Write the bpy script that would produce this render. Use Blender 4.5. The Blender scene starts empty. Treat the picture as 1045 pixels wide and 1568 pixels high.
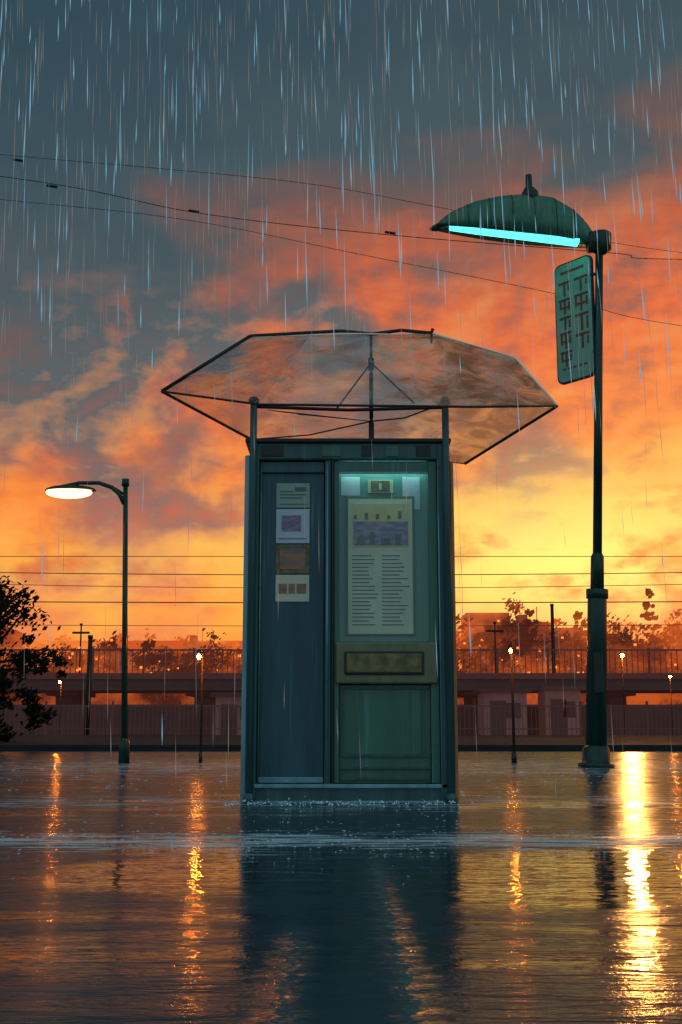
import bpy, math, random, bmesh
from mathutils import Vector, Matrix
random.seed(7)
S=bpy.context.scene
S.view_settings.view_transform='Standard'; S.view_settings.look='None'; S.view_settings.exposure=0
def lin(c):
    return tuple([((v/255)/12.92 if v/255<=.04045 else ((v/255+.055)/1.055)**2.4) for v in c])+(1,)

# ---------------------------------------------------------------- node helper
class NT:
    def __init__(s,nt): s.nt=nt; s.n=nt.nodes; s.l=nt.links
    def new(s,t,**k):
        n=s.n.new(t)
        for a,b in k.items(): setattr(n,a,b)
        return n
    def put(s,sock,v):
        if hasattr(v,'is_output'): s.l.new(v,sock)
        elif v is not None: sock.default_value=v
    def m(s,op,a,b=None,c=None,clamp=False):
        n=s.new('ShaderNodeMath',operation=op); n.use_clamp=clamp
        s.put(n.inputs[0],a)
        if b is not None: s.put(n.inputs[1],b)
        if c is not None: s.put(n.inputs[2],c)
        return n.outputs[0]
    def mix(s,f,a,b,mode='MIX'):
        n=s.new('ShaderNodeMix',data_type='RGBA',blend_type=mode)
        s.put(n.inputs[0],f); s.put(n.inputs[6],a); s.put(n.inputs[7],b)
        return n.outputs[2]
    def ramp(s,f,stops,interp='LINEAR'):
        n=s.new('ShaderNodeValToRGB'); r=n.color_ramp; r.interpolation=interp
        while len(r.elements)<len(stops): r.elements.new(.5)
        for e,(p,c) in zip(r.elements,stops): e.position=p; e.color=c
        s.l.new(f,n.inputs[0]); return n.outputs[0]
    def noise(s,vec,scale,detail=4,rough=.55,dist=0):
        n=s.new('ShaderNodeTexNoise'); s.l.new(vec,n.inputs['Vector'])
        n.inputs['Scale'].default_value=scale; n.inputs['Detail'].default_value=detail
        n.inputs['Roughness'].default_value=rough; n.inputs['Distortion'].default_value=dist
        return n.outputs[0]
    def maps(s,vec,sc,loc=(0,0,0)):
        n=s.new('ShaderNodeMapping'); s.l.new(vec,n.inputs[0]); n.inputs['Scale'].default_value=sc; n.inputs['Location'].default_value=loc
        return n.outputs[0]
    def sstep(s,v,a,b):
        n=s.new('ShaderNodeMapRange',interpolation_type='SMOOTHSTEP'); s.put(n.inputs[0],v)
        n.inputs[1].default_value=a; n.inputs[2].default_value=b; return n.outputs[0]
    def rng(s,v,a,b,c,d):
        n=s.new('ShaderNodeMapRange'); s.put(n.inputs[0],v)
        for i,x in enumerate((a,b,c,d)): n.inputs[i+1].default_value=x
        return n.outputs[0]
    def gauss(s,v,c,w):
        d=s.m('DIVIDE',s.m('SUBTRACT',v,c),w); return s.m('EXPONENT',s.m('MULTIPLY',s.m('MULTIPLY',d,d),-1.0))
def newmat(name):
    m=bpy.data.materials.new(name); m.use_nodes=True; m.node_tree.nodes.clear()
    t=NT(m.node_tree); o=t.new('ShaderNodeOutputMaterial'); return m,t,o
def surf(name,c1,c2=None,scale=6,stretch=(1,1,1),rough=.5,r2=None,metal=0,bump=.0,bscale=40,emit=None,estr=0,coat=0,spec=.5,runs=0):
    m,t,o=newmat(name); p=t.new('ShaderNodeBsdfPrincipled')
    tc=t.new('ShaderNodeTexCoord').outputs['Object']
    v=t.maps(tc,stretch)
    n=t.noise(v,scale,4,.6)
    f=t.sstep(n,.35,.68)
    c=t.mix(f,tuple(c1)+(1,),tuple(c2 or c1)+(1,))
    rr=t.rng(n,.3,.7,rough,r2 if r2 is not None else rough)
    if runs:
        rn=t.noise(t.maps(tc,(38,38,.9)),1.0,3,.5); k=t.sstep(rn,.58,.72)
        c=t.mix(t.m('MULTIPLY',k,runs),c,(.16,.36,.40,1)); rr=t.m('SUBTRACT',rr,t.m('MULTIPLY',k,.15))
        dk=t.sstep(t.noise(t.maps(tc,(9,9,.7),(4,2,1)),1.0,4,.6),.5,.75); c=t.mix(t.m('MULTIPLY',dk,.45),c,(.012,.03,.04,1))
    t.put(p.inputs['Base Color'],c)
    t.put(p.inputs['Roughness'],rr)
    p.inputs['Metallic'].default_value=metal
    p.inputs['Specular IOR Level'].default_value=spec
    p.inputs['Coat Weight'].default_value=coat
    if bump:
        b=t.new('ShaderNodeBump'); b.inputs['Strength'].default_value=bump; b.inputs['Distance'].default_value=.01
        t.l.new(t.noise(v,bscale,3),b.inputs['Height']); t.l.new(b.outputs[0],p.inputs['Normal'])
    if emit: p.inputs['Emission Color'].default_value=tuple(emit)+(1,); p.inputs['Emission Strength'].default_value=estr
    t.l.new(p.outputs[0],o.inputs[0]); return m
def glow(name,c,s):
    m,t,o=newmat(name); e=t.new('ShaderNodeEmission'); e.inputs[0].default_value=lin(c); e.inputs[1].default_value=s
    t.l.new(e.outputs[0],o.inputs[0]); return m

# ---------------------------------------------------------------- mesh helpers
def mk(name,verts,faces,mat,parent=None,smooth=False):
    me=bpy.data.meshes.new(name); me.from_pydata([tuple(v) for v in verts],[],faces); me.update()
    ob=bpy.data.objects.new(name,me); S.collection.objects.link(ob)
    if mat: me.materials.append(mat)
    if smooth:
        for p in me.polygons: p.use_smooth=True
    if parent: ob.parent=parent
    return ob
def empty(name):
    e=bpy.data.objects.new(name,None); S.collection.objects.link(e); return e
def box(name,x0,x1,y0,y1,z0,z1,mat,parent=None,bev=0):
    v=[(x0,y0,z0),(x1,y0,z0),(x1,y1,z0),(x0,y1,z0),(x0,y0,z1),(x1,y0,z1),(x1,y1,z1),(x0,y1,z1)]
    f=[(0,3,2,1),(4,5,6,7),(0,1,5,4),(1,2,6,5),(2,3,7,6),(3,0,4,7)]
    o=mk(name,v,f,mat,parent)
    if bev:
        b=o.modifiers.new('bevel','BEVEL'); b.width=bev; b.segments=2
    return o
def tubegeo(pts,rs,n=8):
    pts=[Vector(p) for p in pts]; V=[];F=[]
    if not hasattr(rs,'__len__'): rs=[rs]*len(pts)
    for i,p in enumerate(pts):
        a=pts[max(i-1,0)]; b=pts[min(i+1,len(pts)-1)]; d=(b-a)
        if d.length<1e-6: d=Vector((0,0,1))
        d.normalize()
        u=d.cross(Vector((0,0,1))) if abs(d.z)<.95 else d.cross(Vector((1,0,0)))
        u.normalize(); w=d.cross(u)
        for k in range(n):
            t=2*math.pi*k/n; V.append(p+(u*math.cos(t)+w*math.sin(t))*rs[i])
    for i in range(len(pts)-1):
        for k in range(n):
            a=i*n+k;b=i*n+(k+1)%n; F.append((a,b,b+n,a+n))
    F.append(tuple(range(n))[::-1]); F.append(tuple(range((len(pts)-1)*n,len(pts)*n)))
    return V,F
def tube(name,pts,rs,mat,parent=None,n=8,smooth=True):
    V,F=tubegeo(pts,rs,n); return mk(name,V,F,mat,parent,smooth)
class Acc:
    def __init__(s): s.V=[];s.F=[]
    def add(s,V,F):
        o=len(s.V); s.V+=[tuple(v) for v in V]; s.F+=[tuple(i+o for i in f) for f in F]
    def box(s,x0,x1,y0,y1,z0,z1):
        s.add([(x0,y0,z0),(x1,y0,z0),(x1,y1,z0),(x0,y1,z0),(x0,y0,z1),(x1,y0,z1),(x1,y1,z1),(x0,y1,z1)],
              [(0,3,2,1),(4,5,6,7),(0,1,5,4),(1,2,6,5),(2,3,7,6),(3,0,4,7)])
    def tube(s,pts,r,n=6): s.add(*tubegeo(pts,r,n))
    def leaf(s,c,sz):
        a=Vector((random.gauss(0,1),random.gauss(0,1),random.gauss(0,1))).normalized()
        b=a.orthogonal().normalized(); d=a.cross(b)
        c=Vector(c); e=sz*random.uniform(.3,.55)
        s.add([c-b*sz,c-d*e,c+b*sz*.9,c+d*e],[(0,1,2,3)])
    def mk(s,name,mat,parent=None,smooth=False): return mk(name,s.V,s.F,mat,parent,smooth)

# ---------------------------------------------------------------- world / sky
W=bpy.data.worlds.new("World"); S.world=W; W.use_nodes=True; W.node_tree.nodes.clear()
t=NT(W.node_tree); out=t.new('ShaderNodeOutputWorld'); bg=t.new('ShaderNodeBackground')
g=t.new('ShaderNodeTexCoord').outputs['Generated']
sp=t.new('ShaderNodeSeparateXYZ'); t.l.new(g,sp.inputs[0]); X,Y,Z=sp.outputs
AN=(1,1,1.45)
n1=t.noise(t.maps(g,AN,(3.1,0,1.3)),7.2,5,.50,.15)
n1s=t.noise(t.maps(g,AN,(3.1-.014,0,1.3+.018)),7.2,5,.50,.15)    # same clouds sampled a little toward the sun
n2=t.noise(t.maps(g,(1,1,1.9),(7.7,2,.4)),15,5,.56,.2)
n2s=t.noise(t.maps(g,(1,1,1.9),(7.7-.008,2,.4+.010)),15,5,.56,.2)
n3=t.noise(t.maps(g,(1,1,2.6),(1.2,5,2.4)),8,4,.55,.2)
Zp=t.m('ADD',Z,t.m('MULTIPLY',t.m('SUBTRACT',n3,.5),.13))
Zp=t.m('SUBTRACT',Zp,t.m('MULTIPLY',X,.14))
warm=t.ramp(Zp,[(0,lin((214,76,30))),(.06,lin((246,102,34))),(.10,lin((255,152,46))),(.145,lin((255,188,70))),(.20,lin((250,136,46))),
   (.285,lin((230,100,42))),(.355,lin((186,88,54))),(.405,lin((110,80,74))),(.455,lin((60,80,88))),(.60,lin((42,68,80)))])
cool=t.ramp(Zp,[(0,lin((210,80,38))),(.08,lin((244,118,48))),(.13,lin((232,136,84))),(.18,lin((160,102,88))),(.24,lin((112,94,92))),
   (.32,lin((78,90,94))),(.42,lin((60,79,87))),(.55,lin((44,69,80)))])
fac=t.m('ADD',t.m('MULTIPLY',t.m('SUBTRACT',n1,.5),6.2),t.m('MULTIPLY_ADD',X,2.4,.54))
fac=t.sstep(fac,0,1)
col=t.mix(fac,cool,warm)
lit=t.m('ADD',t.m('MULTIPLY',t.m('SUBTRACT',n1,n1s),7.0),t.m('MULTIPLY',t.m('SUBTRACT',n2,n2s),4.5))
lowfade=t.m('MULTIPLY',t.sstep(Zp,.43,.30),t.sstep(Z,.07,.12))
up_=t.m('MULTIPLY',t.m('MULTIPLY',t.m('MAXIMUM',lit,0),lowfade),1.0,clamp=True)
up_=t.m('MULTIPLY',up_,t.m('MULTIPLY_ADD',X,1.2,.72,clamp=True))
dn_=t.m('MULTIPLY',t.m('MULTIPLY',t.m('MAXIMUM',t.m('MULTIPLY',lit,-1),0),t.m('MULTIPLY_ADD',lowfade,.8,.2)),.9,clamp=True)
litc=t.ramp(Z,[(0,lin((255,190,80))),(.2,lin((252,166,78))),(.33,lin((224,128,70))),(.5,lin((124,100,94)))])
shc=t.ramp(Z,[(0,lin((205,80,40))),(.15,lin((214,92,50))),(.28,lin((128,80,74))),(.4,lin((66,74,80))),(.6,lin((40,62,74)))])
col=t.mix(t.m('MULTIPLY',up_,.9),col,litc)
col=t.mix(t.m('MULTIPLY',dn_,.75),col,shc)
gg=t.m('MULTIPLY',t.gauss(X,.19,.15),t.gauss(Z,.13,.055))
gg=t.m('MULTIPLY',gg,t.sstep(n2,.34,.56)); gg=t.m('MULTIPLY',gg,t.sstep(Y,0,.4))
col=t.mix(t.m('MULTIPLY',gg,1.0,clamp=True),col,lin((255,236,112)))
back=t.sstep(Y,.35,-.35)
col=t.mix(back,col,lin((124,150,160)))
sky=t.new('ShaderNodeTexSky',sky_type='NISHITA'); sky.sun_disc=False
sky.sun_elevation=math.radians(7); sky.sun_rotation=math.radians(13.3)
sk=t.mix(1,sky.outputs[0],(.005,.005,.005,1),'MULTIPLY')
col=t.mix(1,col,sk,'ADD')
t.l.new(col,bg.inputs[0]); bg.inputs[1].default_value=1.0; t.l.new(bg.outputs[0],out.inputs[0])

# sun low behind the scene, right
sl=bpy.data.lights.new('sun','SUN'); sl.energy=.12; sl.angle=math.radians(.5); sl.color=(1,.42,.10)
so=bpy.data.objects.new('sun',sl); S.collection.objects.link(so)
az=math.radians(13.5); el=math.radians(6.5)
sd=Vector((math.sin(az)*math.cos(el),math.cos(az)*math.cos(el),math.sin(el)))
so.rotation_euler=sd.to_track_quat('Z','Y').to_euler(); so.location=sd*50

# ---------------------------------------------------------------- camera
cd=bpy.data.cameras.new('camera'); cam=bpy.data.objects.new('camera',cd); S.collection.objects.link(cam)
cam.location=(0,0,.46); cam.rotation_euler=(math.radians(90+10.1),0,0)
cd.sensor_fit='VERTICAL'; cd.sensor_height=36; cd.sensor_width=24; cd.lens=42.0; cd.clip_end=2000; S.camera=cam

# ---------------------------------------------------------------- materials
M_teal=surf('painted_teal_metal',(.034,.105,.115),(.055,.15,.155),3,(3,3,.5),.28,.45,0,.15,60,runs=.35)
M_tealL=surf('painted_teal_panel',(.020,.075,.12),(.04,.13,.165),2.2,(2.5,2,.35),.22,.4,0,.1,30,runs=.6)
M_green=surf('painted_green_panel',(.055,.17,.13),(.085,.23,.17),2.2,(2.5,2,.4),.25,.42,0,.1,30,runs=.4)
M_board=surf('window_backing',(.12,.30,.27),(.17,.37,.32),2.2,(2.5,2,.4),.35,.5)
M_trim=surf('metal_trim',(.16,.34,.40),(.26,.50,.56),8,(1,1,.3),.2,.4,.3)
M_dark=surf('black_metal',(.012,.02,.022),(.02,.03,.03),10,(1,1,1),.3,.5)
M_olive=surf('weathered_brass_plate',(.18,.19,.10),(.26,.25,.13),5,(3,1,1),.35,.55,.2)
M_orange=surf('rim_light_strip',(.45,.19,.07),(.62,.30,.12),5,(3,1,1),.4,.6,.1)  # low sun on the booth edge, painted as orange colour
M_pole=surf('green_lamp_metal',(.012,.045,.04),(.02,.08,.06),5,(3,3,.4),.25,.4,.2)
M_shell=surf('lamp_shell_green',(.05,.18,.12),(.09,.27,.17),6,(5,1,1),.3,.45,.0)
M_paper=surf('faded_paper',(.74,.72,.54),(.86,.82,.62),4,(1,1,1),.7,.8)
M_paperb=surf('pale_blue_paper',(.62,.70,.80),(.74,.80,.86),4,(1,1,1),.7,.8)
M_photo=surf('printed_photo',(.20,.16,.34),(.52,.36,.46),14,(1,1,2.5),.6)
M_scene=surf('landscape_print',(.55,.24,.10),(.14,.18,.26),9,(1,1,3),.6)
M_brown=surf('brown_print',(.14,.12,.05),(.32,.26,.11),14,(1,1,1),.6)
M_buff=surf('buff_print',(.78,.60,.26),(.88,.72,.36),5,(1,1,1),.7)
M_ink=surf('ink',(.14,.17,.18),(.2,.22,.22),5,(1,1,1),.8)
M_signg=surf('sign_face_green',(.20,.44,.34),(.30,.54,.40),3,(1,1,1),.4,.6)
M_signr=surf('sign_lettering',(.20,.05,.025),(.30,.08,.04),8,(1,1,1),.5)
M_note=surf('green_note',(.30,.46,.38),(.38,.54,.44),3,(1,1,1),.6)
M_tube=glow('turquoise_tube',(80,245,235),2.6)
M_btube=glow('booth_tube',(165,232,228),8)
M_warmhead=glow('warm_lamp',(255,214,150),3.2)
M_bulb=glow('sodium_bulb',(255,138,40),700)
M_cityl=glow('city_window_light',(255,120,44),2.2)

m,t,o=newmat('window_glass'); gl=t.new('ShaderNodeBsdfGlossy'); gl.inputs['Roughness'].default_value=.05
tr=t.new('ShaderNodeBsdfTransparent'); tr.inputs[0].default_value=(.90,.98,.96,1); mx=t.new('ShaderNodeMixShader'); mx.inputs[0].default_value=.08
t.l.new(tr.outputs[0],mx.inputs[1]); t.l.new(gl.outputs[0],mx.inputs[2]); t.l.new(mx.outputs[0],o.inputs[0]); M_glass=m
# umbrella film: clear vinyl, wet, milky where creased; golden highlights tinted into the right side
m,t,o=newmat('umbrella_film'); gl=t.new('ShaderNodeBsdfGlossy'); gl.inputs['Roughness'].default_value=.10
tc=t.new('ShaderNodeTexCoord').outputs['Object']; nz=t.noise(t.maps(tc,(1.3,1,3.4)),2.6,5,.6,1.2)
sx=t.new('ShaderNodeSeparateXYZ'); t.l.new(tc,sx.inputs[0])
rb=t.m('MULTIPLY',t.sstep(sx.outputs[0],.2,.9),.15)
b=t.new('ShaderNodeBump'); b.inputs['Strength'].default_value=.8; b.inputs['Distance'].default_value=.05; t.l.new(nz,b.inputs['Height']); t.l.new(b.outputs[0],gl.inputs['Normal'])
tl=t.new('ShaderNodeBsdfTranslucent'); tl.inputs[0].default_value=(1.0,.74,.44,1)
tr=t.new('ShaderNodeBsdfTransparent'); tr.inputs[0].default_value=(.78,.86,.88,1)
m1=t.new('ShaderNodeMixShader'); t.put(m1.inputs[0],t.rng(t.m('ADD',nz,rb),.54,.74,.0,.9)); t.l.new(tr.outputs[0],m1.inputs[1]); t.l.new(tl.outputs[0],m1.inputs[2])
m2=t.new('ShaderNodeMixShader'); t.l.new(t.rng(nz,.35,.65,.28,.05),m2.inputs[0]); t.l.new(m1.outputs[0],m2.inputs[1]); t.l.new(gl.outputs[0],m2.inputs[2]); t.l.new(m2.outputs[0],o.inputs[0]); M_film=m
M_rain=glow('raindrops',(126,174,196),.85)  # drops glow by themselves, standing in for refracted skylight
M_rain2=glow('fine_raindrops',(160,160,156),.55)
M_spl=glow('splash_and_glint',(128,170,186),.6)  # self-lit too: light caught by the water is put in as emission
M_edge=surf('clear_vinyl_edge',(.7,.75,.75),(.9,.9,.9),9,(1,1,1),.2,.3,emit=(1,.8,.6),estr=.12)  # edge given a faint warm glow of its own

# wet ground: dull damp asphalt with standing water in the hollows
m,t,o=newmat('wet_asphalt'); tc=t.new('ShaderNodeTexCoord').outputs['Object']
sx=t.new('ShaderNodeSeparateXYZ'); t.l.new(tc,sx.inputs[0]); GX,GY,_=sx.outputs
grit=t.noise(tc,90,2,.6)
pat=t.noise(t.maps(tc,(.55,1.7,1),(2.3,.4,0)),1.0,5,.62,.5)
rip=t.noise(t.maps(tc,(2.4,9,1)),1.0,4,.5,.4)
rip2=t.noise(t.maps(tc,(10,42,1)),1.0,2,.55,.3)
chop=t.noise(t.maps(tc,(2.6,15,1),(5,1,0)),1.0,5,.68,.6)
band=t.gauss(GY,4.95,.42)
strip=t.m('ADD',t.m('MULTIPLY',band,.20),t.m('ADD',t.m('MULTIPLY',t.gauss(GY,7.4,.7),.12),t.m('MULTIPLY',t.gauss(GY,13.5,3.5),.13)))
ripple_glint=t.m('MULTIPLY',t.sstep(t.m('ADD',chop,strip),.61,.75),t.sstep(GY,3.4,4.6))  # mask for painted glints where choppy ripples catch light
pool=t.m('ADD',pat,t.m('MULTIPLY',t.m('MULTIPLY',t.gauss(GY,4.0,.6),t.m('ADD',t.gauss(GX,1.0,.6),t.gauss(GX,-.60,.35))),.30))
pool=t.sstep(pool,.48,.66)
base=t.mix(pool,(.030,.080,.105,1),(.012,.030,.040,1))
base=t.mix(ripple_glint,base,(.50,.80,.88,1))  # light caught on rain-pelted ripples, put into the base colour
dif=t.new('ShaderNodeBsdfDiffuse'); t.put(dif.inputs[0],base)
gls=t.new('ShaderNodeBsdfGlossy'); gls.inputs[0].default_value=(1,.95,.90,1)
t.put(gls.inputs['Roughness'],t.m('ADD',t.rng(pool,0,1,.15,.04),t.m('MULTIPLY',ripple_glint,.22)))
wob=t.m('MULTIPLY',t.m('SUBTRACT',chop,.5),.12)
run=t.m('ADD',t.gauss(t.m('ADD',GX,wob),.115,.035),t.m('MULTIPLY',t.gauss(t.m('ADD',GX,wob),-.10,.03),t.sstep(GY,3.0,2.5)))  # run: mask that shapes the warm reflection streaks
run=t.m('MULTIPLY',run,t.sstep(GY,4.6,3.0))  # local ripple and reflectance boost, shaped to give warm reflection streaks
rip3=t.noise(t.maps(tc,(14,34,1)),1.0,2,.5,.4)
rough_w=t.m('ADD',.45,t.m('MULTIPLY',band,.35))
h=t.m('ADD',t.m('MULTIPLY',rip,rough_w),t.m('MULTIPLY',rip2,t.m('ADD',.12,t.m('MULTIPLY',band,.16)))); h=t.m('ADD',h,t.m('MULTIPLY',t.m('MULTIPLY',rip3,run),1.5))
h=t.m('ADD',h,t.m('MULTIPLY',grit,t.rng(pool,0,1,.035,.004)))
b=t.new('ShaderNodeBump'); b.inputs['Strength'].default_value=1; b.inputs['Distance'].default_value=.018; t.l.new(h,b.inputs['Height'])
t.l.new(b.outputs[0],gls.inputs['Normal'])
fr=t.new('ShaderNodeFresnel'); fr.inputs[0].default_value=1.33; t.l.new(b.outputs[0],fr.inputs['Normal'])
kf=t.m('ADD',t.rng(pool,0,1,.34,1.05),t.m('MULTIPLY',run,3.0))
kf=t.m('MULTIPLY',kf,t.rng(ripple_glint,0,1,1,.35))
mx=t.new('ShaderNodeMixShader'); t.put(mx.inputs[0],t.m('MULTIPLY',fr.outputs[0],kf,clamp=True)); t.l.new(dif.outputs[0],mx.inputs[1]); t.l.new(gls.outputs[0],mx.inputs[2])
t.l.new(mx.outputs[0],o.inputs[0]); M_ground=m
M_pave=surf('damp_pavement',(.018,.022,.025),(.03,.035,.036),1.5,(1,1,1),.6,.9,0,.3,30,spec=.2)
M_conc=surf('dark_concrete',(.045,.038,.045),(.075,.06,.068),.6,(1,1,2),.8,.95,emit=lin((230,130,110))[:3],estr=.022)  # weak emission paints in distance haze
M_rail=surf('railing_metal',(.05,.04,.045),(.07,.05,.055),3,(1,1,1),.6,emit=lin((230,120,90))[:3],estr=.04)  # emission here is painted haze as well
M_leaf=surf('dark_foliage',(.010,.012,.010),(.028,.024,.016),2,(1,1,1),.8,spec=.15)
M_bark=surf('bark',(.03,.02,.015),(.05,.035,.025),8,(3,3,.5),.9)
def hazemat(name,c1,c2,s1,s2,scale):  # airlight of the far haze painted in as warm emission
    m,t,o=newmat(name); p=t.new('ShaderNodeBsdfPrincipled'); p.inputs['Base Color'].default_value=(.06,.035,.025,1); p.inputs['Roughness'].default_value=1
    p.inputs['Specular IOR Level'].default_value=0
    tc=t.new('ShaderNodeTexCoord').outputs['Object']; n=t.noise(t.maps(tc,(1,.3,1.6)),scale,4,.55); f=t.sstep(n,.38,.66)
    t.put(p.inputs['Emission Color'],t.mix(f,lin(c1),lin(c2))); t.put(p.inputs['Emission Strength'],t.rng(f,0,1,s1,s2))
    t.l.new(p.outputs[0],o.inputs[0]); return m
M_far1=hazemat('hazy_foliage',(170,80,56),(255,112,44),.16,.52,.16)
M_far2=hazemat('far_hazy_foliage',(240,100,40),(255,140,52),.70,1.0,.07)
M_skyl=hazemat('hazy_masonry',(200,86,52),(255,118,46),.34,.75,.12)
M_hut=surf('hut_plaster',(.12,.11,.12),(.17,.15,.16),1.5,(1,1,1),.8,emit=lin((230,130,110))[:3],estr=.05)  # slight glow stands in for haze over the huts

# ---------------------------------------------------------------- ground
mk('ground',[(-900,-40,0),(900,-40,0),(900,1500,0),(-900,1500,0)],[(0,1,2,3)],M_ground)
box('pavement',-60,60,22,43,-.05,.10,M_pave)
box('kerb',-60,60,21.8,21.997,-.05,.105,M_pave)

# ---------------------------------------------------------------- phone booth
B=empty('telephone_booth')
box('cabinet_body',-.575,.665,7.46,8.2,.0,2.20,M_teal,B,.008)
box('plinth',-.53,.64,7.32,7.457,0,.10,M_teal,B,.006)
box('plinth_lip',-.525,.635,7.30,7.33,.088,.112,M_trim,B,.003)
box('plinth_foot',-.535,.645,7.30,7.33,.0,.014,M_trim,B,.003)
box('top_fascia',-.54,.64,7.31,7.457,2.095,2.205,M_teal,B,.01)
box('roof_cap',-.60,.69,7.285,8.22,2.203,2.228,M_dark,B,.006)
for i,(a,b_) in enumerate([(-.50,-.36),(-.12,.0),(.13,.2),(.28,.36),(.47,.56)]):
    box('fascia_inset_%d'%i,a,b_,7.304,7.312,2.115,2.185,M_green if i%2 else M_dark,B,.003)
box('corner_post_outer',-.60,-.565,7.29,7.40,0,2.12,M_trim,B,.008)
box('corner_post_inner',-.562,-.51,7.30,7.457,0,2.2,M_teal,B,.008)
box('right_post_inner',.60,.645,7.30,7.457,.0,2.2,M_teal,B,.008)
box('right_post_outer',.648,.682,7.29,7.40,0,2.12,M_teal,B,.008)
box('right_post_rim_light',.680,.70,7.286,7.9,0,2.08,M_orange,B,.003)  # carries the painted sunset rim light
tube('post_left',[(-.548,7.28,0.02),(-.548,7.28,2.46),(-.548,7.28,2.48)],[.022,.022,.016],M_teal,B,12)
tube('post_right',[(.655,7.28,.02),(.655,7.28,2.46),(.655,7.28,2.48)],[.022,.022,.016],M_teal,B,12)
for i,x in enumerate((-.548,.655)): tube('post_foot_%d'%i,[(x,7.28,0),(x,7.28,.05),(x,7.28,.06)],[.034,.034,.024],M_teal,B,12)
tube('post_cap_left',[(-.548,7.28,2.45),(-.548,7.28,2.475),(-.548,7.28,2.49)],[.034,.034,.02],M_dark,B,12)
tube('post_cap_right',[(.655,7.28,2.45),(.655,7.28,2.475),(.655,7.28,2.49)],[.03,.03,.018],M_dark,B,12)
box('left_leaf',-.508,-.105,7.37,7.457,.115,2.09,M_tealL,B,.004)
box('left_leaf_top_rail',-.508,-.105,7.345,7.368,2.02,2.09,M_teal,B,.004)
box('left_leaf_bottom_rail',-.508,-.105,7.345,7.368,.115,.15,M_trim,B,.004)
box('mullion',-.100,-.062,7.315,7.457,.10,2.092,M_teal,B,.006)
box('mullion_trim',-.058,-.045,7.305,7.457,.10,2.092,M_dark,B,.003)
tube('mullion_bead',[(-.085,7.312,.12),(-.085,7.312,2.07)],.006,M_trim,B)
tube('left_leaf_bead',[(-.50,7.34,.12),(-.50,7.34,2.07)],.005,M_trim,B)
tube('right_post_bead',[(.604,7.298,.02),(.604,7.298,2.09)],.005,M_trim,B)
box('window_back',-.04,.598,7.44,7.458,.96,2.09,M_board,B)
box('window_stile_left',-.043,-.012,7.33,7.44,.115,2.09,M_green,B,.004)
box('window_stile_right',.545,.598,7.33,7.44,.115,2.09,M_green,B,.004)
box('window_head',-.011,.544,7.33,7.355,2.012,2.09,M_green,B,.004)
tube('window_head_light',[(.0,7.39,2.055),(.53,7.39,2.055)],.012,M_btube,B)
box('window_head_lip',-.011,.544,7.322,7.33,2.008,2.02,M_trim,B,.002)
mk('window_glass',[(-.011,7.358,.965),(.544,7.358,.965),(.544,7.358,2.03),(-.011,7.358,2.03)],[(0,1,2,3)],M_glass,B)
box('slot_plate',-.03,.585,7.30,7.44,.705,.955,M_olive,B,.01)
box('slot_frame',.02,.505,7.288,7.302,.758,.90,M_dark,B,.01)
box('slot_flap',.035,.49,7.282,7.290,.772,.886,M_brown,B,.008)
box('lower_panel',-.011,.544,7.36,7.44,.115,.70,M_green,B,.003)
Fp=Acc()
Fp.box(.0,.535,7.345,7.362,.675,.69);Fp.box(.0,.535,7.345,7.362,.27,.285);Fp.box(.0,.014,7.345,7.362,.286,.674);Fp.box(.49,.504,7.345,7.362,.286,.674)
Fp.box(-.01,.54,7.335,7.362,.20,.212);Fp.box(.0,.53,7.34,7.362,.135,.15)
Fp.mk('lower_panel_mouldings',M_teal,B)
PY=7.425
box('notice_board',.03,.463,PY,7.439,1.005,1.885,M_green,B,.004)
box('main_notice',.045,.448,PY-.006,PY,1.015,1.865,M_paper,B)
box('main_notice_header',.075,.425,PY-.010,PY-.006,1.56,1.835,M_buff,B)
box('main_notice_picture',.08,.42,PY-.013,PY-.010,1.57,1.72,M_photo,B)
Ik=Acc()
z=1.50
while z>1.06:
    for (a,b_) in ((.07,.235),(.255,.43)):
        w=random.uniform(.6,1)*(b_-a); Ik.box(a,a+w,PY-.009,PY-.006,z,z+.006)
    z-=.024
for k in range(5):
    Ik.box(.08+.07*k,.10+.07*k,PY-.014,PY-.0125,1.735,1.745+.05*random.random())
for (a,b_,h_) in ((.10,.15,.05),(.18,.21,.08),(.25,.31,.04),(.34,.38,.07)): Ik.box(a,b_,PY-.016,PY-.0135,1.572,1.572+h_)
Ik.mk('main_notice_text',M_ink,B)
box('top_sticker',.17,.33,PY-.004,PY+.012,1.905,1.99,M_paper,B)
box('top_sticker_frame',.19,.31,PY-.008,PY-.004,1.912,1.983,M_brown,B)
box('top_sticker_mark',.24,.258,PY-.011,PY-.008,1.925,1.965,M_paper,B)
box('window_pale_strip_left',.0,.12,7.434,7.4385,1.89,2.01,M_paperb,B)
box('window_pale_strip_right',.39,.50,7.434,7.4385,1.80,2.01,M_paperb,B)
LY=7.368
def notice(i,z0,z1,mat,inner,imat):
    box('notice_%d'%i,-.405,-.197,LY-.005,LY,z0,z1,mat,B)
    for j,(a,b_,c,d) in enumerate(inner): box('notice_%d_print_%d'%(i,j),a,b_,LY-.008,LY-.005,c,d,imat,B)
notice(0,1.80,1.955,M_note,[(-.385,-.30,1.90,1.905),(-.385,-.22,1.88,1.885),(-.385,-.24,1.86,1.865),(-.385,-.22,1.82,1.824),(-.29,-.22,1.905,1.93)],M_ink)
notice(1,1.575,1.79,M_paperb,[(-.37,-.25,1.65,1.75),(-.385,-.215,1.60,1.606)],M_photo)
notice(2,1.385,1.565,M_brown,[(-.38,-.22,1.41,1.54)],M_scene)
notice(3,1.21,1.375,M_paper,[(-.39,-.335,1.26,1.32),(-.325,-.285,1.26,1.32),(-.275,-.215,1.26,1.32)],M_scene)
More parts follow.
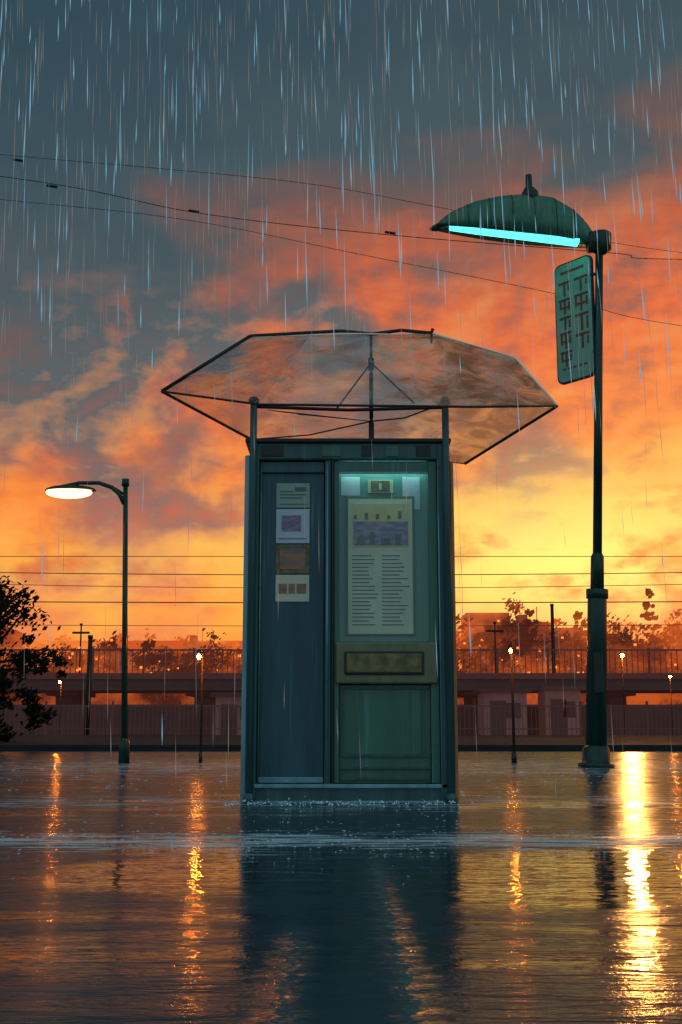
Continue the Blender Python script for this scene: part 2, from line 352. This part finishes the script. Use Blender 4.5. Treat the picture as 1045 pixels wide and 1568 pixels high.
tube('gutter_bar',[(-.548,7.28,2.43),(.05,7.27,2.405),(.655,7.28,2.425)],.011,M_dark,B)

# ---------------------------------------------------------------- umbrella over the booth
U=empty('transparent_umbrella')
hub=(.205,7.65,3.03)
mid=[(-.60,7.6,3.0),(-.2,7.25,2.88),(.65,7.25,2.86),(1.155,7.6,2.85),(.72,8.15,2.84),(-.3,8.15,2.86)]
rim=[(-1.18,7.6,2.62),(-.50,7.12,2.40),(.80,7.12,2.385),(1.42,7.6,2.52),(.87,8.2,2.265),(-.632,8.2,2.44)]
tr_=(.60,7.6,3.02)
V=[hub]+mid+rim+[tr_]
F=[]
for i in range(6):
    a=1+i;b_=1+(i+1)%6; F.append((a,a+6,b_+6,b_))
F+= [(0,1,2),(0,2,3),(0,3,13),(13,3,4),(13,4,5),(0,13,5),(0,5,6),(0,6,1)]
mk('canopy',V,F,M_film,U)
R=Acc()
R.tube([(-.60,7.6,3.0),(.0,7.6,3.035),hub,(.4,7.6,3.04),tr_],.012); R.tube([rim[0],mid[0]],.013)
R.tube([tr_,(.60,7.6,2.95)],.008); R.tube([(.61,7.6,3.05),tr_],.012)
for i in range(6):
    R.tube([rim[i],rim[(i+1)%6]],(.008,.008,.008,.010,.004,.010)[i])
R.tube([(.20,7.65,2.22),(.20,7.65,3.03)],.011); R.tube([(.20,7.65,2.23),(.20,7.65,2.42)],.020); R.tube([(.20,7.65,2.78),(.20,7.65,2.86)],.022)
R.tube([(.20,7.65,2.45),(.20,7.65,2.76)],.015)
sl_=(.20,7.65,2.43); up=(.20,7.65,2.83)
for e in ((-.03,7.45,2.46),(.47,7.45,2.50)):
    R.tube([up,e],.006)
for e in (rim[5],(.62,7.28,2.44)): R.tube([sl_,((sl_[0]+e[0])/2,(sl_[1]+e[1])/2,(sl_[2]+e[2])/2-.03),e],.005)
for k in range(6):
    a=Vector((-.2,7.4,2.40)); R.tube([sl_,a.lerp(Vector((-.5,7.3,2.42)),random.random())],.0025)
R.mk('frame_and_ribs',M_dark,U,True)
R=Acc()
R.tube([tr_,mid[3]],.007); R.tube([mid[3],rim[3]],.009); R.tube([mid[3],(1.10,7.6,2.83)],.012)
R.tube([(-.58,7.59,2.985),(0,7.59,3.015),(.58,7.59,3.005)],.004)
R.mk('vinyl_hem',M_edge,U,True)

# ---------------------------------------------------------------- street lamp right
L=empty('street_lamp')
def px_(z): return 2.80+ (z/6.2)*.27
def pp(z): return (px_(z),13.4,z)
tube('base_flange',[pp(0),pp(.04),pp(.05),pp(.2),pp(.24)],[.20,.20,.155,.15,.12],M_pole,L,16)
tube('lower_sleeve',[pp(.2),pp(1.88),pp(1.95)],[.120,.107,.085],M_pole,L,16)
tube('sleeve_collar',[pp(1.86),pp(1.96)],[.125,.125],M_pole,L,16)
tube('mid_sleeve',[pp(1.9),pp(2.33),pp(2.38)],[.078,.075,.05],M_pole,L,16)
tube('mast',[pp(2.3),pp(6.15)],[.052,.045],M_pole,L,14)
box('service_hatch',px_(1.0)-.05,px_(1.0)+.05,13.268,13.30,.8,1.25,M_dark,L,.01)
N=28; K=12; Vs=[];Fs=[]
x0,x1=1.13,2.99
def zb(x): s=(x-x0)/(x1-x0); return 6.285-.225*s
def hw(s): return .04+.17*math.sin(math.pi*min(1,s*.93+.04))**.6
def top(s):
    pts=[(0,.02),(.05,.15),(.12,.26),(.25,.41),(.42,.53),(.6,.60),(.75,.59),(.88,.46),(.95,.33),(1,.18)]
    for (a,b_),(c,d) in zip(pts,pts[1:]):
        if a<=s<=c: f=(s-a)/(c-a); return b_+(d-b_)*f
    return .1
for i in range(N+1):
    s=i/N; x=x0+(x1-x0)*s; w=hw(s)
    for k in range(K+1):
        a=math.pi*k/K; Vs.append((x,13.4-w*math.cos(a),zb(x)+top(s)*math.sin(a)**.8*.92))
for i in range(N):
    for k in range(K):
        a=i*(K+1)+k; Fs.append((a,a+1,a+K+2,a+K+1))
    a=i*(K+1); Fs.append((a,a+K+1,a+K+1+K,a+K))
Fs.append(tuple(range(K+1))); Fs.append(tuple(range(N*(K+1),(N+1)*(K+1)))[::-1])
sh=mk('head_shell',Vs,Fs,M_shell,L,True)
for i,s in enumerate((.2,.34,.48,.62,.76,.88)):
    x=x0+(x1-x0)*s; w=hw(s)
    tube('shell_rib_%d'%i,[(x,13.4-(w+.004)*math.cos(math.pi*k/10),zb(x)+top(s)*math.sin(math.pi*k/10)**.8*.925) for k in range(6)],.005,M_pole,L,5)
tube('shell_rim',[(x0+(x1-x0)*i/N,13.4-hw(i/N),zb(x0+(x1-x0)*i/N)) for i in range(N+1)],.016,M_pole,L)
Vs=[];xs0,xs1=1.28,2.80
for (x,w) in ((xs0,.03),(1.6,.06),(2.4,.08),(xs1,.09)):
    for yy,dz in ((-w,-.006),(-w*.8,-.04),(w*.8,-.04),(w,-.006)): Vs.append((x,13.33+yy,zb(x)+dz))
Fs=[]
for i in range(3):
    for k in range(3): a=i*4+k; Fs.append((a,a+1,a+5,a+4))
Fs+=[(0,1,2,3),(15,14,13,12)]
mk('light_diffuser',Vs,Fs,M_tube,L)
tube('tip_cap',[(1.06,13.4,6.26),(1.12,13.4,6.28),(1.22,13.4,6.285)],[.02,.045,.045],M_pole,L)
tube('mast_bracket',[(2.93,13.4,6.10),(3.12,13.4,6.11)],[.13,.13],M_pole,L,14)
tube('mast_head',[(3.085,13.4,5.95),(3.085,13.4,6.0),(3.085,13.4,6.2),(3.085,13.4,6.22)],[.05,.12,.125,.1],M_pole,L,14)
tube('photocell',[(2.26,13.4,6.60),(2.26,13.4,6.72),(2.25,13.4,6.78),(2.25,13.4,6.80),(2.25,13.4,6.95)],[.12,.10,.06,.04,.038],M_pole,L,12)

# ---------------------------------------------------------------- hanging sign
G=empty('street_sign')
p0=Vector((2.96,13.38,0)); p1=Vector((2.60,13.84,0)); dx=(p0-p1).normalized(); nrm=Vector((dx.y,-dx.x,0)) 
wd=(p0-p1).length
def plate(name,u0,u1,z0,z1,r,off,th,mat):
    pts=[]
    for cx,cz,a0 in ((u1-r,z1-r,0),(u0+r,z1-r,90),(u0+r,z0+r,180),(u1-r,z0+r,270)):
        for k in range(5):
            a=math.radians(a0+k*22.5); pts.append((cx+r*math.cos(a),cz+r*math.sin(a)))
    V=[];n=len(pts)
    for o_ in (off,off+th):
        for (u,z) in pts:
            q=p1+dx*u+nrm*o_; V.append((q.x,q.y,z))
    F=[tuple(range(n)),tuple(range(n,2*n))[::-1]]+[(i,i+n,(i+1)%n+n,(i+1)%n) for i in range(n)]
    ob=mk(name,V,F,mat,G); bm=bmesh.new(); bm.from_mesh(ob.data); bmesh.ops.recalc_face_normals(bm,faces=bm.faces); bm.to_mesh(ob.data); bm.free(); return ob
plate('border',0,wd,4.46,5.96,.09,-.03,.03,M_dark)
plate('face',.02,wd-.02,4.48,5.94,.08,.001,.006,M_signg)
k=0
for col_,(ua,ub) in enumerate(((.07,.25),(.31,.52))):
    z=5.72
    while z>4.85:
        hh=random.uniform(.16,.24)
        plate('glyph_%d'%k,ua,ub,z-.03,z,.008,.008,.003,M_signr);k+=1
        plate('glyph_%d'%k,(ua+ub)/2-.016,(ua+ub)/2+.016,z-hh,z-.033,.008,.008,.003,M_signr);k+=1
        q_=random.choice((0,1,2,3))
        if q_!=0: plate('glyph_%d'%k,ua+.01,ua+.038,z-hh*random.uniform(.6,1),z-.033,.008,.008,.003,M_signr);k+=1
        if q_!=1: plate('glyph_%d'%k,ub-.038,ub-.01,z-hh*random.uniform(.6,1),z-.05,.008,.008,.003,M_signr);k+=1
        if q_>1: plate('glyph_%d'%k,ua+.04,ub-.04,z-hh*.62,z-hh*.62+.022,.008,.0115,.002,M_signr);k+=1
        z-=hh+.03
for j in range(5): plate('subtext_%d'%j,.10+.08*j,.15+.08*j,4.62,4.645,.006,.008,.003,M_signr)
plate('title_line',.1,wd-.12,5.82,5.85,.006,.008,.003,M_signr)
for z in (5.7,4.75): tube('bracket_%d'%int(z*10),[(2.94,13.4,z),(px_(z),13.4,z)],.02,M_dark,G)

# ---------------------------------------------------------------- left street lamp
L2=empty('street_lamp.001')
tube('base',[(-2.67,15,0),(-2.67,15,.25),(-2.67,15,.3)],[.07,.065,.045],M_pole,L2,12)
tube('mast',[(-2.67,15,.2),(-2.76,15,3.52)],[.040,.030],M_pole,L2,12)
tube('mast_cap',[(-2.76,15,3.47),(-2.76,15,3.56)],[.05,.045],M_pole,L2,12)
tube('arm',[(-2.77,15,3.24),(-2.83,15,3.36),(-2.93,15,3.45),(-3.10,15,3.51),(-3.35,15,3.51),(-3.60,15,3.46),(-3.78,15,3.38)],[.03,.03,.028,.026,.024,.02,.012],M_pole,L2,10)
tube('arm_brace',[(-2.77,15,3.36),(-2.86,15,3.42),(-2.95,15,3.47)],.015,M_pole,L2)
def ell(name,c,r,mat,par,z0=-1,z1=1,n=20,mr=10):
    V=[];F=[]
    for i in range(mr+1):
        a=-math.pi/2+math.pi*i/mr; zz=math.sin(a)
        zz=max(z0,min(z1,zz)); rr=math.cos(a) 
        for k in range(n): V.append((c[0]+r[0]*rr*math.cos(2*math.pi*k/n),c[1]+r[1]*rr*math.sin(2*math.pi*k/n),c[2]+r[2]*zz))
    for i in range(mr):
        for k in range(n): F.append((i*n+k,i*n+(k+1)%n,(i+1)*n+(k+1)%n,(i+1)*n+k))
    return mk(name,V,F,mat,par,True)
ell('lamp_hood',(-3.46,15,3.41),(.33,.17,.07),M_pole,L2,z0=0)
ell('lamp_lens',(-3.48,15,3.385),(.30,.155,.075),M_warmhead,L2,z1=.3)

# ---------------------------------------------------------------- small lit posts / distant lamps
def postlamp(name,x,y,h,r=.03,br=.05,hood=True):
    e=empty(name)
    tube('post',[(x,y,0),(x,y,h)],[r,r*.7],M_bark,e)
    tube('base',[(x,y,0),(x,y,.12)],r*1.7,M_dark,e)
    tube('arm',[(x,y,h-.05),(x-.03,y-.12,h-.02)],r*.6,M_dark,e)
    ell('bulb',(x-.03,y-.14,h-.10),(br,br,br*1.2),M_bulb,e)
    if hood: tube('hood',[(x-.03,y-.14,h-.06),(x-.03,y-.14,h-.01)],[br*2,br*.8],M_dark,e)
postlamp('lamp_post',2.13,15,1.46,.020,.018)
postlamp('lamp_post.001',-1.75,15.2,1.40,.014,.024)
postlamp('lamp_post.002',11.7,50,3.4,.03,.07)
postlamp('added_lamp_right',14.2,52,2.6,.02,.045)  # added lamp, put in for its streak on the wet ground
postlamp('added_lamp_left',-11.6,50,2.3,.02,.045)  # likewise added to throw a streak on the left

# ---------------------------------------------------------------- elevated road with railing
O=empty('elevated_road')
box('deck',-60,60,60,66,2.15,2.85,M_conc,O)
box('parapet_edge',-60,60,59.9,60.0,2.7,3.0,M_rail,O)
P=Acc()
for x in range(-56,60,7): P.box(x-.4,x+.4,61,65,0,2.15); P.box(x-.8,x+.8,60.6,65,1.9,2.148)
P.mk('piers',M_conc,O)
R=Acc()
x=-30
while x<30:
    R.box(x-.018,x+.018,59.93,59.97,3.0,4.1); x+=.28
x=-30
while x<30:
    R.box(x-.05,x+.05,59.9,60.0,3.0,4.25); x+=2.52
R.box(-30,30,59.92,59.98,4.1,4.18)
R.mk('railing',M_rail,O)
Fn=Acc(); x=-25
while x<25:
    Fn.box(x-.012,x+.012,43.5,43.53,.05,1.15); x+=.16
x=-25
while x<25:
    Fn.box(x-.04,x+.04,43.48,43.56,.05,1.3); x+=2.4
Fn.box(-25,25,43.49,43.54,1.1,1.15); Fn.box(-25,25,43.49,43.54,.3,.34)
Fn.mk('fence',M_rail)
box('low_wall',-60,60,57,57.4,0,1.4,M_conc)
def hut(name,x,y,w,d,h):
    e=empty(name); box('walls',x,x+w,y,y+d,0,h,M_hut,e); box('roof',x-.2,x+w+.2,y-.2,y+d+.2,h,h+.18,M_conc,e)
    box('door',x+.25,x+.95,y-.03,y-.003,0,h*.8,M_conc,e); box('window',x+w*.5,x+w*.85,y-.03,y-.003,h*.4,h*.75,M_conc,e)
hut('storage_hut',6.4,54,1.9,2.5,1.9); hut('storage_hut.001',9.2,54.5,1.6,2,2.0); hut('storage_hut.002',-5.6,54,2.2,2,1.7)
def upole(name,x,y,h,arms=True,r=.11):
    e=empty(name); tube('pole',[(x,y,0),(x,y,h)],[r,r*.75],M_bark,e,8)
    if arms: box('crossarm',x-.5,x+.5,y-.06,y+.06,h-.5,h-.38,M_bark,e)
    tube('insulator',[(x,y,h-.02),(x,y,h+.1)],.1,M_dark,e,6)
upole('utility_pole',-9.2,44,3.6,False); upole('utility_pole.001',10.7,60.5,6.4,False)
upole('utility_pole.002',-19,30,14.5); upole('utility_pole.003',19,30,12); upole('utility_pole.004',-16,35,6.2); upole('utility_pole.005',16,35,6.2)
upole('utility_pole.006',9.0,70,6.3,True,.06); upole('utility_pole.007',-15.2,70,6.2,True,.06)
Wr=Acc()
def wire(pts,y,r):
    P=[Vector((a,y,b_)) for a,b_ in pts]; Q=[]
    for i in range(len(P)-1):
        p0_=P[max(i-1,0)];p1_=P[i];p2_=P[i+1];p3_=P[min(i+2,len(P)-1)]
        for k in range(8):
            f=k/8; Q.append(.5*((2*p1_)+(p2_-p0_)*f+(2*p0_-5*p1_+4*p2_-p3_)*f*f+(3*p1_-p0_-3*p2_+p3_)*f**3))
    Q.append(P[-1]); Wr.tube(Q,r,5)
wire([(-19,14.2),(-7.6,13.06),(-4.27,12.75),(-.62,12.35),(2.3,11.78),(7.65,10.72),(19,9.6)],25,.007)
wire([(-19,14.0),(-7.6,12.67),(-3.2,11.80),(1.1,11.28),(6.1,10.85),(7.65,10.7),(19,10.6)],25.3,.010)
wire([(-19,13.4),(-7.6,12.25),(-3.4,11.75),(.4,10.95),(4.93,9.98),(7.65,9.25),(19,7.8)],25.6,.007)
for z,r,sg in ((5.36,.010,.0),(4.86,.013,.1),(4.5,.010,.16),(4.01,.016,.04),(3.33,.009,.05)):
    wire([(x,z+sg*((x/12)**2)-sg*.5) for x in (-16,-12,-8,-4,0,4,8,12,16)],35,r)
for (x,z) in ((-7.3,13.03),(-6.5,12.40),(-3.3,11.8),(1.1,11.29)):
    Wr.tube([(x-.12,25.2,z+.02),(x+.12,25.2,z-.02)],.03,6)
Wr.mk('overhead_wires',M_dark)

# ---------------------------------------------------------------- trees
def crown(acc,c,rad,nc,nl,sz,flat=.6):
    for i in range(nc):
        d=Vector((random.gauss(0,1),random.gauss(0,1),random.gauss(0,1))).normalized()*random.uniform(.35,1)
        cc=Vector((c[0]+d.x*rad[0],c[1]+d.y*rad[1],c[2]+d.z*rad[2])); cr=random.uniform(.16,.34)*min(rad)
        for k in range(nl):
            q=Vector((random.gauss(0,.55),random.gauss(0,.55),random.gauss(0,.45)))*cr
            acc.leaf(cc+q,sz*random.uniform(.6,1.3))
T=empty('broadleaf_tree')
A=Acc(); crown(A,(-7.45,24,2.8),(1.35,1.3,1.15),70,90,.07)
crown(A,(-6.05,24,1.75),(.7,.7,.45),20,55,.06); crown(A,(-7.3,23.6,1.35),(1.3,.6,.75),45,80,.065)
A.mk('crown',M_leaf,T)
A=Acc(); A.tube([(-7.3,24,0.08),(-7.25,24,.8),(-7.35,24,1.6),(-7.1,24,2.4),(-7.2,24,3.1)],[.16,.13,.1,.06,.02],8)
for e in ((-6.2,24,1.8),(-6.3,23.8,2.7),(-8.1,24.1,2.5),(-7.7,23.7,3.3),(-6.8,24.3,3.4),(-5.8,24,1.5)):
    A.tube([(-7.28,24,1.0+random.random()*.8),((-7.28+e[0])/2,24,e[2]*.5+.8),e],[.06,.035,.012],6)
A.mk('trunk_and_limbs',M_bark,T)
A=Acc()
crown(A,(-7.7,26,.7),(1.8,.8,.7),40,70,.08); A.mk('hedge',M_leaf)
A=Acc()
for i in range(84):
    x=-38+76*i/84+random.uniform(-.9,.9); right=x>4
    h=random.uniform(6.2,8.6) if not right else random.uniform(8.4,11.4)
    w=random.uniform(1.0,2.8)
    crown(A,(x,100+random.uniform(-4,4),h*.52),(w,w,h*.42),22,34,.25)
for x,h in ((25.3,12.3),(15.5,10.6),(19.5,10.4)):
    for k in range(9): crown(A,(x,98,h*(.3+.075*k)),(1.7-.17*k,1.0,.4),8,40,.2)
A.box(-60,60,103,103.5,0,5.0)
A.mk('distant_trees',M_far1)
A=Acc()
for i in range(60):
    x=-60+120*i/60+random.uniform(-1,1); h=random.uniform(13.5,17)+(3 if x>8 else 0)
    w=random.uniform(2.5,5); crown(A,(x,190+random.uniform(-5,5),h*.5),(w,w,h*.46),20,30,.5)
A.box(-110,110,196,196.5,0,14)
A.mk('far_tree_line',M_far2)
A=Acc(); LG=Acc(); x=-45
while x<48:
    w=random.uniform(2.2,6.5); h=random.uniform(7.5,11.5)+(1.8 if x>5 else 0); y=130+random.uniform(0,12)
    A.box(x,x+w,y,y+6,0,h)
    for k in range(int(w*2)):
        if random.random()<.5:
            wx=x+random.uniform(.3,w-.3); wz=random.uniform(5,h-.7); LG.box(wx-.13,wx+.13,y-.06,y-.02,wz-.1,wz+.1)
    r_=random.random()
    if r_<.4: A.add([(x-.2,y-.2,h),(x+w+.2,y-.2,h),(x+w+.2,y+6.2,h),(x-.2,y+6.2,h),(x+w/2,y-.2,h+w*.22),(x+w/2,y+6.2,h+w*.22)],[(0,1,4),(1,2,5,4),(2,3,5),(3,0,4,5)])
    elif r_<.7: A.box(x+w*.2,x+w*.45,y+1,y+3,h,h+.9); A.box(x+w*.7,x+w*.72,y+1,y+1.1,h,h+1.8)
    x+=w+random.uniform(.2,3)
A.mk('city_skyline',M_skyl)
for i in range(80):
    x=random.uniform(-24,26); z=random.choice((3.2,3.6,4.4,4.9))+random.uniform(-.3,.5); r=random.uniform(.03,.075)
    LG.box(x-r,x+r,68,68.1,z-r,z+r)
LG.mk('city_lights',M_cityl)

# ---------------------------------------------------------------- rain and splashes
def rainset(name,n,ls,rs,mat,bias,x0=.33):
    A=Acc(); cnt=0
    while cnt<n:
        y=random.uniform(4.5,16); zmax=.46+y*.68; z=random.uniform(.15,zmax); x=random.uniform(-x0,x0)*y
        e_=(z-.46)/y
        if random.random()>min(1,bias+max(0,(e_-.16))**1.5*4.6): continue
        cnt+=1
        ln=random.uniform(*ls)*y*(1.9 if random.random()<.15 else 1); r=random.uniform(*rs)*y
        dx_=ln*random.uniform(-.01,.05)
        c=Vector((x,y,z)); a=c+Vector((-dx_/2,0,ln/2)); b_=c+Vector((dx_/2,0,-ln/2)); b_.z=max(b_.z,.01); q=c+Vector((dx_*.2,0,-ln*.15))
        q.z=max(q.z,.03)
        A.add([a,q+Vector((r,0,0)),q+Vector((0,r,0)),q+Vector((-r,0,0)),q+Vector((0,-r,0)),b_],[(0,1,2),(0,2,3),(0,3,4),(0,4,1),(5,2,1),(5,3,2),(5,4,3),(5,1,4)])
    A.mk(name,mat)
rainset('rain',280,(.018,.055),(.00022,.0006),M_rain,.03)
rainset('rain.001',820,(.02,.06),(.00012,.00028),M_rain2,.24)
A=Acc()
def drop(c,r,sx=1,sz=1):
    c=Vector(c); A.add([c+Vector((r*sx,0,0)),c+Vector((0,r,0)),c+Vector((-r*sx,0,0)),c+Vector((0,-r,0)),c+Vector((0,0,r*sz)),c-Vector((0,0,r))],
      [(0,1,4),(1,2,4),(2,3,4),(3,0,4),(1,0,5),(2,1,5),(3,2,5),(0,3,5)])
for i in range(1100):
    y=random.gauss(4.95,.27) if random.random()<.6 else random.uniform(3.6,14)  # dense band of glowing flecks imitates ripples catching light
    x=random.uniform(-.32,.32)*y
    drop((x,y,random.uniform(.0,.004)),random.uniform(.0005,.0012)*y/4,random.uniform(1,8))
for i in range(260):      # little splash crowns at the booth's foot
    x=random.uniform(-.68,.78); y=7.24-abs(random.gauss(0,.14)); drop((x,y,abs(random.gauss(0,.012))),random.uniform(.0008,.002),random.uniform(1,4),random.uniform(1,7))
for i in range(70):
    y=random.uniform(4.2,11); x=random.uniform(-.3,.3)*y
    for k in range(5):
        drop((x+random.gauss(0,.012),y+random.gauss(0,.012),abs(random.gauss(0,.012))),random.uniform(.0006,.0013)*y/5,1,random.uniform(1,6))
edges=[(rim[0],mid[0]),(mid[0],tr_),(mid[0],tr_),(tr_,mid[3]),(mid[3],rim[3])]
for i in range(260):
    a,b_=random.choice(edges); f=random.random(); q=Vector(a).lerp(Vector(b_),f)
    drop(q+Vector((random.gauss(0,.01),random.gauss(0,.03),abs(random.gauss(0,.024))+.012)),random.uniform(.001,.0025),1,random.uniform(1,3))
A.mk('rain_splashes_and_glints',M_spl)
